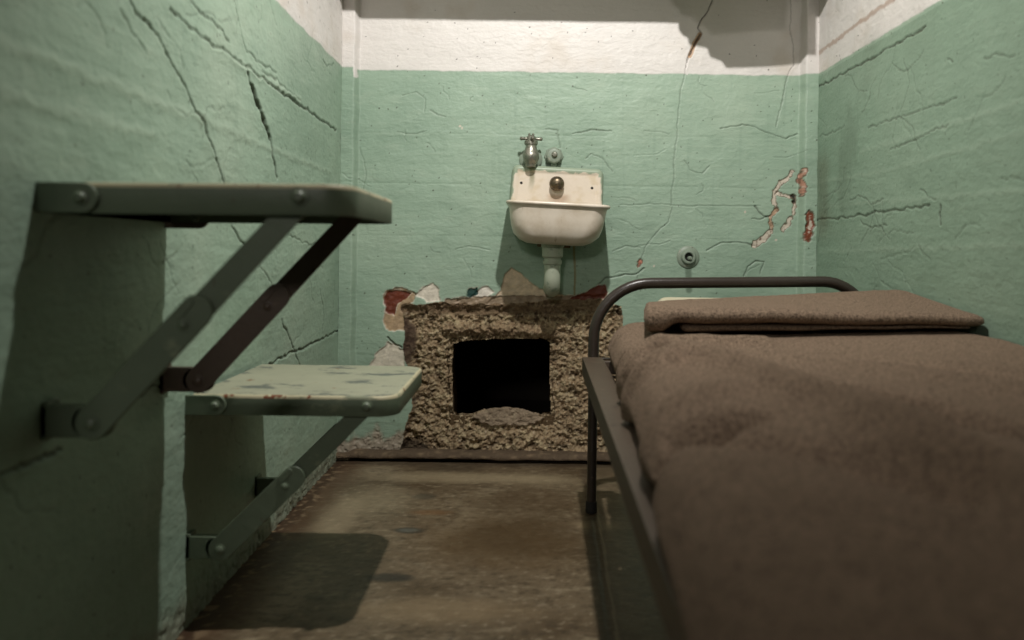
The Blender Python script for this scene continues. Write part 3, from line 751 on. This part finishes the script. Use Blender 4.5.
# splashback: rounded slab, green wall paint carried over its edge
nu, nv = 90, 50; hw, hh = 0.1525, 0.134
xx = np.linspace(-hw, hw, nu); zz = np.linspace(0, hh, nv); UU, VV = np.meshgrid(xx, zz)
taper = 1 - 0.03*VV/hh
r = 0.022; qx = np.maximum(np.abs(UU)-(hw-r), 0); qz = np.maximum(VV-(hh-r), 0); qd = np.hypot(qx, qz)
k = np.where(qd > r, r/np.maximum(qd, 1e-9), 1.0)
UX = (np.sign(UU)*(np.minimum(np.abs(UU), hw-r)+qx*k))*taper; VZ = np.minimum(VV, hh-r)+qz*k
edge = np.minimum(np.minimum(hw-np.abs(UU), hh-VV), 0.03); edge = np.where((qx > 0) & (qz > 0), np.maximum(r-qd, 0), edge)
dep = 0.026*np.sqrt(np.clip(1-(1-np.clip(edge/0.012, 0, 1))**2, 0, 1)) - 0.004*sstep(0.016, 0.026, edge)
YY = -dep; YY[0] = 0.002
cc = np.broadcast_to(lin(228, 215, 198), UU.shape+(3,)).copy()
cc = mixc(cc, lin(206, 186, 150), sstep(0.0, 0.5, fbm(UU*22, VV*30, 331, 5))*0.5)
pe = edge + 0.012*fbm(UU*30, VV*30, 333, 4)
cc = mixc(cc, lin(154, 168, 146), sstep(0.011, 0.008, pe + 0.006*(1-VV/hh)-0.010*(VV > hh-0.03)*1.0))
cc = mixc(cc, lin(110, 112, 70), sstep(0.012, 0.004, np.abs(UU+0.085+0.006*fbm(VV*30, UU*0, 335)))*sstep(0.04, 0.1, VV)*0.65)
cc = mixc(cc, lin(150, 104, 60), sstep(0.05, 0.02, np.hypot(UU-0.006, (VV-0.050)*0.8))*sstep(0.05, 0.035, VV)*0.5)
sb = grid('splashback', np.stack([UX, YY, VZ], -1), M_PORCPAINT, attrs={'albedo': cc}); sb.data.transform(SM); adopt(sink, sb)
for x, z in ((-0.116, 0.074), (0.112, 0.070)):
    bm = bmesh.new(); lathe(bm, (x, -0.0205, z), (0, -1, 0), [(0.0045, 0), (0.0045, 0.0018), (0.003, 0.003), (0, 0.003)], 14); sink_part('bolt_socket', bm, M_HOLE)
bm = bmesh.new(); lathe(bm, (-0.002, -0.020, 0.078), (0, -1, -0.12), [(0.024, 0), (0.024, 0.004), (0.017, 0.006), (0.017, 0.010), (0.0205, 0.013), (0.0235, 0.019), (0.0235, 0.026), (0.020, 0.034), (0.013, 0.039), (0.0, 0.041)], 28)
sink_part('spout_knob', bm, M_BRASS)
for a, b in ((-0.055, -0.02), (0.02, 0.05)):
    bm = bmesh.new(); box(bm, (a, -0.08, -0.128), (b, -0.04, -0.105)); sink_part('support_lug', bm, M_BRASS, bevel=0.003)
# waste pipe: out of the bowl, down and back into the wall
o = Vector((SX-0.012, YB-0.115, 0.0))
bm = bmesh.new(); lathe(bm, o+Vector((0, 0, 0.706)), (0, 0, -1), [(0.036, 0), (0.036, 0.010), (0.0335, 0.012), (0.0325, 0.040), (0.026, 0.046), (0.026, 0.052)], 28); dp = finish('waste_pipe', bm, M_PIPE); adopt(sink, dp)
bm = bmesh.new(); lathe(bm, o+Vector((0, 0, 0.656)), (0, 0, -1), [(0.024, 0), (0.029, 0.001), (0.030, 0.008), (0.029, 0.014), (0.025, 0.016)], 24); nt = finish('coupling_nut', bm, M_PIPE); nt.parent = dp
bm = bmesh.new(); tube(bm, catmull([o+Vector((0, 0, 0.645)), o+Vector((0, 0, 0.62)), o+Vector((0, 0.004, 0.588)), o+Vector((0, 0.024, 0.566)), o+Vector((0, 0.07, 0.562)), o+Vector((0, 0.15, 0.562))], 8), 0.0255, 22)
tr = finish('trap_bend', bm, M_PIPE); tr.parent = dp
for k in (nt, tr): k.matrix_parent_inverse = Matrix.Identity(4)

# ------------------------------------------------------------------ taps and pipe ends on the back wall
x, _, z = at_y(531, 152, YB-0.05); ty = YB-0.052
tap = empty('water_tap', (x, YB, z), 'old nickel tap with four spoke handle above sink, left', 'tap')
bm = bmesh.new(); lathe(bm, (x, ty, z-0.048), (0, 0, 1), [(0.013, 0), (0.016, 0.001), (0.016, 0.006), (0.0185, 0.010), (0.0235, 0.020), (0.0265, 0.030), (0.0260, 0.040), (0.0215, 0.052), (0.0175, 0.064), (0.0180, 0.070), (0.0215, 0.072), (0.0215, 0.082), (0.015, 0.086), (0.007, 0.088), (0.007, 0.098)], 26)
tube(bm, [(x, ty+0.002, z-0.016), (x, YB+0.004, z-0.016)], 0.014, 18)
adopt(tap, finish('tap_body', bm, M_NICKEL))
bm = bmesh.new(); lathe(bm, (x, YB+0.002, z-0.018), (0, -1, 0), [(0.038, 0), (0.038, 0.006), (0.034, 0.010), (0.017, 0.015), (0.016, 0.018)], 26); adopt(tap, finish('wall_flange', bm, M_PAINTMETAL))
bm = bmesh.new(); hz = z+0.042; lathe(bm, (x, ty, hz-0.008), (0, 0, 1), [(0.011, 0), (0.016, 0.002), (0.0165, 0.010), (0.013, 0.016), (0.006, 0.019), (0, 0.019)], 22)
for a in (8, 98, 188, 278):
    t = Vector((math.cos(math.radians(a)), math.sin(math.radians(a)), 0)); c = Vector((x, ty, hz))
    tube(bm, [c+t*0.006, c+t*0.018, c+t*0.028, c+t*0.033, c+t*0.0365], [0.0058, 0.0050, 0.0054, 0.0066, 0.0034], 12)
for a in (-0.006, 0.006):
    lathe(bm, (x+a, ty-0.004, hz+0.008), (0, 0, 1), [(0.004, 0), (0.004, 0.007), (0.002, 0.009)], 10)
adopt(tap, finish('cross_handle', bm, M_NICKEL))

x, _, z = at_y(554, 156, YB-0.02)
stub = empty('pipe_stub', (x, YB, z), 'capped green pipe stub with bright screw above sink, right of the tap', 'pipe end')
bm = bmesh.new(); lathe(bm, (x, YB+0.003, z), (0, -1, 0), [(0.032, 0), (0.032, 0.007), (0.030, 0.010), (0.022, 0.012), (0.022, 0.022), (0.0265, 0.024), (0.0265, 0.034), (0.022, 0.038), (0.012, 0.039)], 8)
lathe(bm, (x, YB-0.010, z), (0, 0, -1), [(0.010, 0), (0.010, 0.040), (0.007, 0.042)], 16)
adopt(stub, finish('stub_body', bm, M_PAINTMETAL, bevel=0.0015))
bm = bmesh.new(); lathe(bm, (x+0.001, YB-0.036, z+0.003), (0, -1, 0), [(0.0095, 0), (0.0095, 0.006), (0.007, 0.009), (0, 0.010)], 16); adopt(stub, finish('screw_cap', bm, M_NICKEL))

x, _, z = at_y(688, 257, YB)
pf = empty('pipe_flange', (x, YB, z), 'round painted pipe flange low on back wall above bed head', 'pipe end')
bm = bmesh.new(); lathe(bm, (x, YB+0.004, z), (0, -1, 0), [(0.037, 0), (0.037, 0.006), (0.034, 0.009), (0.026, 0.011), (0.024, 0.016), (0.021, 0.021), (0.016, 0.022), (0.0135, 0.020), (0.013, 0.008)], 30); adopt(pf, finish('flange_plate', bm, M_PAINTMETAL))
bm = bmesh.new(); lathe(bm, (x, YB-0.004, z), (0, -1, 0), [(0.0132, 0), (0.0132, 0.001), (0, 0.001)], 20); adopt(pf, finish('pipe_bore', bm, M_HOLE))
bm = bmesh.new(); lathe(bm, (x+0.003, YB-0.005, z-0.004), (0, -1, 0), [(0.007, 0), (0.007, 0.016), (0.005, 0.019), (0, 0.0195)], 14); adopt(pf, finish('pipe_nipple', bm, M_PAINTMETAL))

# ------------------------------------------------------------------ bed
BY = 2.09; SK = 0.0215
xl = lambda y: 0.153 + SK*(y-BY)
bed = empty('bed_frame', (0.5, 1.2, 0.0), 'dark brown tubular steel cot frame standing along right wall', 'bed')
RX = 0.916; TR = 0.0145
lx = 0.183; ztop = ZC - 0.082; rad = 0.150
pts = [(lx, BY, 0.36)]
pts += [(lx, BY, z) for z in np.linspace(0.38, ztop-rad, 5)]
for k in range(1, 13):
    a = math.pi/2*k/12; pts.append((lx+rad*(1-math.cos(a)), BY, ztop-rad+rad*math.sin(a)))
for k in range(1, 12):
    t = k/12; pts.append((lx+rad+(0.902-rad-lx-rad*0.8)*t, BY, ztop+0.010*t))
rr = rad*0.8
for k in range(0, 13):
    a = math.pi/2*k/12; pts.append((0.902-rr+rr*math.sin(a), BY, ztop+0.010-rr+rr*math.cos(a)))
pts += [(0.902, BY, z) for z in np.linspace(ztop-rr-0.02, 0.36, 5)]
bm = bmesh.new(); tube(bm, pts, TR, 18); adopt(bed, finish('head_bow', bm, M_BED, angle=70))
for x in (lx, 0.902):
    bm = bmesh.new(); lathe(bm, (x, BY, 0.395), (0, 0, -1), [(0.0155, 0), (0.0155, 0.020), (0.0125, 0.022), (0.0125, 0.365), (0.012, 0.37)], 18); lg = finish('leg', bm, M_BED); adopt(bed, lg)
    bm = bmesh.new(); lathe(bm, (x, BY, 0.030), (0, 0, -1), [(0.013, 0), (0.0148, 0.001), (0.0155, 0.024), (0.0150, 0.0285), (0.012, 0.0298)], 18); ft = finish('rubber_foot', bm, M_RUBBER); ft.parent = lg; ft.matrix_parent_inverse = Matrix.Identity(4)
for x in (xl(0.13)+0.02, RX-0.05):
    bm = bmesh.new(); lathe(bm, (x, 0.13, 0.395), (0, 0, -1), [(0.0145, 0), (0.0145, 0.366), (0.012, 0.37)], 18); lg = finish('leg', bm, M_BED); adopt(bed, lg)
    bm = bmesh.new(); lathe(bm, (x, 0.13, 0.030), (0, 0, -1), [(0.0148, 0), (0.0155, 0.024), (0.012, 0.0298)], 18); ft = finish('rubber_foot', bm, M_RUBBER); ft.parent = lg; ft.matrix_parent_inverse = Matrix.Identity(4)
def angle_iron(name, x_at, sgn, y0, y1, z, w=0.052, h=0.044, t=0.005):
    bm = bmesh.new(); out = [(0, 0), (w, 0), (w, -t), (t, -t), (t, -h), (0, -h)]
    rings(bm, [[(x_at(y)+sgn*a, y, z+b) for a, b in out] for y in (y0, y1)])
    o = finish(name, bm, M_RAIL, smooth=False, bevel=0.0012); adopt(bed, o); return o
angle_iron('side_rail', xl, 1, 0.10, BY-0.016, 0.409)
angle_iron('side_rail', lambda y: RX, -1, 0.10, BY-0.016, 0.409)
for y in (BY-0.03, 0.12):
    bm = bmesh.new(); box(bm, (xl(y)+0.006, y-0.012, 0.368), (RX-0.006, y+0.012, 0.402)); adopt(bed, finish('cross_bar', bm, M_RAIL, bevel=0.002))
bm = bmesh.new()
for k in range(9):
    y = 0.30+k*0.20; tube(bm, [(xl(y)+0.03, y, 0.388), (0.5, y, 0.372), (RX-0.03, y, 0.388)], 0.003, 8)
sp = finish('spring_wires', bm, M_RAIL); adopt(bed, sp)
# end hook and chain of the link spring at the head
bm = bmesh.new(); box(bm, (xl(2.05)+0.02, BY-0.022, 0.4025), (xl(2.05)+0.085, BY-0.004, 0.4075)); adopt(bed, finish('corner_plate', bm, M_BED, bevel=0.001))

# mattress below the blanket
def mat_left(y): return np.interp(y, [0.2, 0.674, 0.853, 1.03, 1.43, 2.08], [0.086, 0.1176, 0.136, 0.152, 0.180, 0.2135])
bm = bmesh.new()
rings(bm, [[(mat_left(y)+0.11, y, 0.415), (mat_left(y)+0.10, y, 0.42), (mat_left(y)+0.10, y, 0.428), (mat_left(y)+0.13, y, 0.430), (0.87, y, 0.434), (0.89, y, 0.431), (0.89, y, 0.425), (0.87, y, 0.415)] for y in np.linspace(0.13, 1.96, 12)])
tag(finish('mattress', bm, M_TICK, angle=60), 'thin mattress lying on cot springs, hidden beneath the spread brown blanket', 'mattress')

# spread blanket
ctrl = [(0.050, 0.418), (0.026, 0.419), (0.008, 0.425), (0.0, 0.440), (0.004, 0.458), (0.018, 0.484), (0.045, 0.503), (0.085, 0.510), (0.14, 0.511)]
prof = [Vector((a, 0, b)) for a, b in ctrl]; prof = catmull(prof, 9)
lens = [0.0]
for a, b in zip(prof[:-1], prof[1:]): lens.append(lens[-1]+(b-a).length)
i_top = len(prof)
yrows = list(np.arange(0.10, 1.985, 0.0075)); NE = 22
yy = np.array(yrows + [1.985 + 0.062*math.sin(math.pi/2*k/NE) for k in range(1, NE+1)])
kz = np.array([1.0]*len(yrows) + [math.cos(math.pi/2*k/NE)**0.8 if k < NE else 0.0 for k in range(1, NE+1)])
xr = 0.925
ntop = 86
P = np.zeros((len(yy), i_top+ntop, 3)); XE = np.zeros(P.shape[:2]); NX = np.zeros(P.shape[:2]); NZ = np.zeros(P.shape[:2])
for i, y in enumerate(yy):
    xb = float(mat_left(y)) + 0.03*(1-kz[i])
    for j, p in enumerate(prof):
        P[i, j] = (xb+p.x, y, p.z); XE[i, j] = xb + p.x if lens[j] > 0.17 else xb + 0.085 - (lens[7*9]-lens[j])
        q = prof[min(j+1, len(prof)-1)]-prof[max(j-1, 0)]; q = q.normalized(); NX[i, j] = -q.z; NZ[i, j] = q.x
    xa = xb+prof[-1].x
    for j in range(ntop):
        t = (j+1)/ntop; x = xa+(xr-xa)*t
        P[i, i_top+j] = (x, y, lerp(0.511, 0.529, t) - 0.055*sstep(0.965, 1.0, t)); XE[i, i_top+j] = x; NZ[i, i_top+j] = 1
Y2 = P[..., 1]
h = 0.007*fbm(XE*3.2, Y2*3.2, 701, 3) + 0.004*fbm(XE*9, Y2*7, 711, 3) + 0.0012*fbm(XE*60, Y2*60, 721, 3)
JX, JY = XE + 0.012*fbm(XE*6, Y2*6, 731, 2), Y2 + 0.012*fbm(XE*6, Y2*6, 741, 2)
for pts, w, a in (
    ([(0.08, 1.47), (0.15, 1.44), (0.175, 1.41), (0.205, 1.41), (0.27, 1.50), (0.33, 1.52), (0.45, 1.50)], 0.022, 0.017),
    ([(0.08, 1.38), (0.15, 1.37), (0.178, 1.345), (0.21, 1.32), (0.265, 1.42), (0.304, 1.42), (0.36, 1.24), (0.40, 1.04), (0.45, 0.895), (0.52, 0.6)], 0.017, -0.024),
    ([(0.08, 1.28), (0.168, 1.26), (0.19, 1.24), (0.218, 1.25), (0.265, 1.30), (0.30, 1.22), (0.32, 1.05), (0.35, 0.85), (0.38, 0.4)], 0.030, 0.021),
    ([(0.06, 0.82), (0.10, 0.83), (0.14, 0.835), (0.165, 0.85), (0.20, 0.855), (0.24, 0.87)], 0.024, -0.017),
    ([(0.06, 0.94), (0.14, 0.95), (0.19, 0.97), (0.25, 1.02)], 0.040, 0.012),
    ([(0.10, 1.66), (0.17, 1.62), (0.20, 1.57), (0.24, 1.60)], 0.012, -0.009),
    ([(0.10, 1.58), (0.18, 1.55), (0.22, 1.50), (0.26, 1.58)], 0.016, 0.007),
    ([(0.40, 1.36), (0.50, 1.20), (0.58, 1.00), (0.66, 0.80), (0.72, 0.60)], 0.040, 0.010),
    ([(0.55, 1.30), (0.64, 1.10), (0.74, 0.90), (0.80, 0.70)], 0.030, -0.009),
    ([(0.20, 0.80), (0.27, 0.72), (0.33, 0.60)], 0.030, -0.010),
    ([(0.10, 1.90), (0.19, 1.88), (0.28, 1.86)], 0.02, -0.005),
    ):
    d = polydist(JX, JY, pts, 0.3); h += a*np.exp(-(d/w)**2)*(1 - 0.5*sstep(0.4, 0.8, JX))*(1.9 if a < 0 else 0.95)
ef = kz[:, None]
h *= 1 - 0.8*sstep(0.20, 0.30, XE)*sstep(1.44, 1.63, Y2)
LA = np.array(lens+[1.0]*ntop)[None, :]; h *= 1.5*sstep(0.0, 0.05, LA)
P[..., 0] += 0.42*h*NX*(0.3+0.7*ef); P[..., 2] += h*NZ*ef; P[..., 2] = np.maximum(P[..., 2], 0.418)
P[..., 2] = 0.418 + (P[..., 2]-0.418)*np.maximum(kz[:, None], 0.02)
bl = grid('blanket', P, M_WOOL, flip=False)
m = bl.modifiers.new('thick', 'SOLIDIFY'); m.thickness = 0.006; m.offset = -1
tag(bl, 'brown wool blanket spread over the cot and tucked beneath its mattress', 'blanket')

# folded blanket at the head
def slab(name, x0, x1, y0, y1, zb, zt, r, nx=120, nr=52, seed=0, curl=0.0, skew=0.0):
    """rounded pad; zb, zt are functions of (x, y)"""
    P = np.zeros((nr+1, nx, 3))
    for j in range(nx):
        t = j/(nx-1); x = x0+(x1-x0)*t
        e = min(1.0, (min(t, 1-t)*(x1-x0)/0.014)); er = math.sqrt(max(0, 1-(1-e)**2))
        for i in range(nr+1):
            a = 2*math.pi*i/nr; ca, sa = math.cos(a), math.sin(a)
            sy = math.copysign(abs(ca)**0.22, ca); sz = math.copysign(abs(sa)**0.75, sa)
            ym = (y0+y1)/2 + skew*(t-0.5); y = ym + sy*(y1-y0)/2*(0.90+0.10*er)
            lo, hi = zb(x, y), zt(x, y); z = (lo+hi)/2 + sz*(hi-lo)/2*er
            P[i, j] = (x + (1-t)*0.06*(y-y0)/(y1-y0), y, z)
    n = 0.004*fbm(P[..., 0]*7, P[..., 1]*9, seed, 3) + 0.0012*fbm(P[..., 0]*60, P[..., 1]*60, seed+5, 3)
    P[..., 2] += n; P[..., 1] += 0.5*n + 0.007*fbm(P[..., 0]*5, P[..., 0]*0, seed+9, 3)
    return grid(name, P, M_WOOL, flip=True)
bz = lambda x, y: 0.512 + 0.018*(x-0.25)/0.67
top = slab('folded_blanket', 0.240, 0.930, 1.600, 2.00, lambda x, y: bz(x, y)+lerp(0.026-0.014*(x-0.24)/0.69, 0.006, sstep(0.31, 0.275, x)), lambda x, y: bz(x, y)+lerp(lerp(0.064, 0.040, (x-0.24)/0.69), lerp(0.050, 0.074, (x-0.24)/0.69), sstep(1.62, 2.0, y)), 0.02, seed=761)
low = slab('lower_fold', 0.318, 0.915, 1.622, 1.985, lambda x, y: bz(x, y)+0.006, lambda x, y: bz(x, y)+0.027-0.012*(x-0.24)/0.69, 0.02, seed=781)
low.parent = top
tag(top, 'brown wool blanket folded into a pad across the cot head', 'blanket')
# thin pillow edge behind it
P = np.zeros((33, 60, 3))
for j in range(60):
    t = j/59; x = 0.335+0.42*t; e = min(1, min(t, 1-t)*0.42/0.03); er = math.sqrt(max(0, 1-(1-e)**2))
    for i in range(33):
        a = 2*math.pi*i/32; ca, sa = math.cos(a), math.sin(a)
        P[i, j] = (x, 2.030 + 0.022*math.copysign(abs(ca)**0.6, ca), 0.543 + 0.027*er*math.copysign(abs(sa)**0.7, sa))
tag(grid('pillow', P, M_TICK, flip=True), 'sliver of pale pillow showing behind folded brown blanket', 'pillow')

# ------------------------------------------------------------------ high shelf, hanging cloths and lamp above the picture
SHY = YB-0.26; SHZ = 1.547
bm = bmesh.new(); box(bm, (-0.53, SHY, SHZ), (XR-0.004, YB-0.004, SHZ+0.022))
tag(finish('wall_shelf', bm, M_SHELF, bevel=0.002), 'pale board shelf high on the back wall above the picture edge', 'shelf')
# cloth folded over the shelf's front edge; its unseen hem is shaped to cast a stepped shadow
hem = [(678, 20), (679, 30), (683, 35), (688, 37), (689, 44), (707, 47), (710, 56), (721, 60), (726, 67), (760, 66), (806, 62)]
out = []
for a, b in hem:
    p = Vector(at_y(a, b, YB-0.003)); t = (SHY-0.006-p.y)/(LAMP.y-p.y); q = p.lerp(LAMP, t); out.append((q.x, q.z))
out[0] = (out[0][0], SHZ+0.0235); xe = min(XR-0.012, out[-1][0]+0.03)
out += [(xe, out[-1][1]), (xe, SHZ+0.0235)]
bm = bmesh.new(); prism(bm, out, SHY-0.010, SHY-0.003); box(bm, (out[0][0], SHY-0.010, SHZ+0.0225), (xe, SHY+0.09, SHZ+0.0285))
tag(finish('hanging_cloth', bm, M_TICK, smooth=False), 'unseen pale cloth over the high shelf, hem shaped to cast a stepped shadow', 'cloth')
lamp = empty('ceiling_lamp', (LAMP.x, LAMP.y, ZT), 'white porcelain lampholder on the ceiling at mid cell', 'lamp')
bm = bmesh.new(); lathe(bm, (LAMP.x, LAMP.y, ZT), (0, 0, -1), [(0.055, 0), (0.055, 0.014), (0.04, 0.022), (0.022, 0.03), (0.02, 0.065), (0.018, 0.07)], 30); adopt(lamp, finish('lampholder', bm, M_PORC))
L = bpy.data.lights.new('bulb_light', 'SPOT'); L.energy = 98; L.shadow_soft_size = 0.022; L.color = (1.0, 0.975, 0.935); L.spot_size = math.radians(180); L.spot_blend = 0.95
lo = bpy.data.objects.new('bulb_light', L); COL.objects.link(lo); lo.location = LAMP; lo.rotation_euler = Vector((-0.12, 0.72, -0.66)).to_track_quat('-Z', 'Y').to_euler()

# added fill lamp beyond the open front, placed to miss the left wall
L2 = bpy.data.lights.new('fill_light', 'POINT'); L2.energy = 150; L2.shadow_soft_size = 0.25; L2.color = (1.0, 0.95, 0.88)
lo2 = bpy.data.objects.new('fill_light', L2); COL.objects.link(lo2); lo2.location = (-0.74, -4.0, 2.40)

# ------------------------------------------------------------------ world and camera
W = bpy.data.worlds.new('corridor_gloom'); S.world = W; W.use_nodes = True
W.node_tree.nodes['Background'].inputs[0].default_value = (0.9, 0.85, 0.75, 1); W.node_tree.nodes['Background'].inputs[1].default_value = 0.006
cam = bpy.data.cameras.new('camera'); co = bpy.data.objects.new('camera', cam); COL.objects.link(co)
cam.sensor_width = 36; cam.sensor_fit = 'HORIZONTAL'; cam.lens = F/1024*36
cam.shift_x = (512-PX)/1024; cam.shift_y = -(320-PY)/1024
co.matrix_world = Matrix.Translation((0, 0, ZC)) @ Matrix.Rotation(math.pi/2, 4, 'X') @ Matrix.Rotation(ROLL, 4, 'Z')
cam.clip_start = 0.01
cam.dof.use_dof = True; cam.dof.focus_distance = 2.42; cam.dof.aperture_fstop = 2.8
S.camera = co
S.view_settings.view_transform = 'Standard'; S.view_settings.look = 'None'; S.view_settings.gamma = 1; S.view_settings.use_curve_mapping = False
S.view_settings.exposure = 0.0
S.cycles.max_bounces = 8; S.cycles.diffuse_bounces = 3
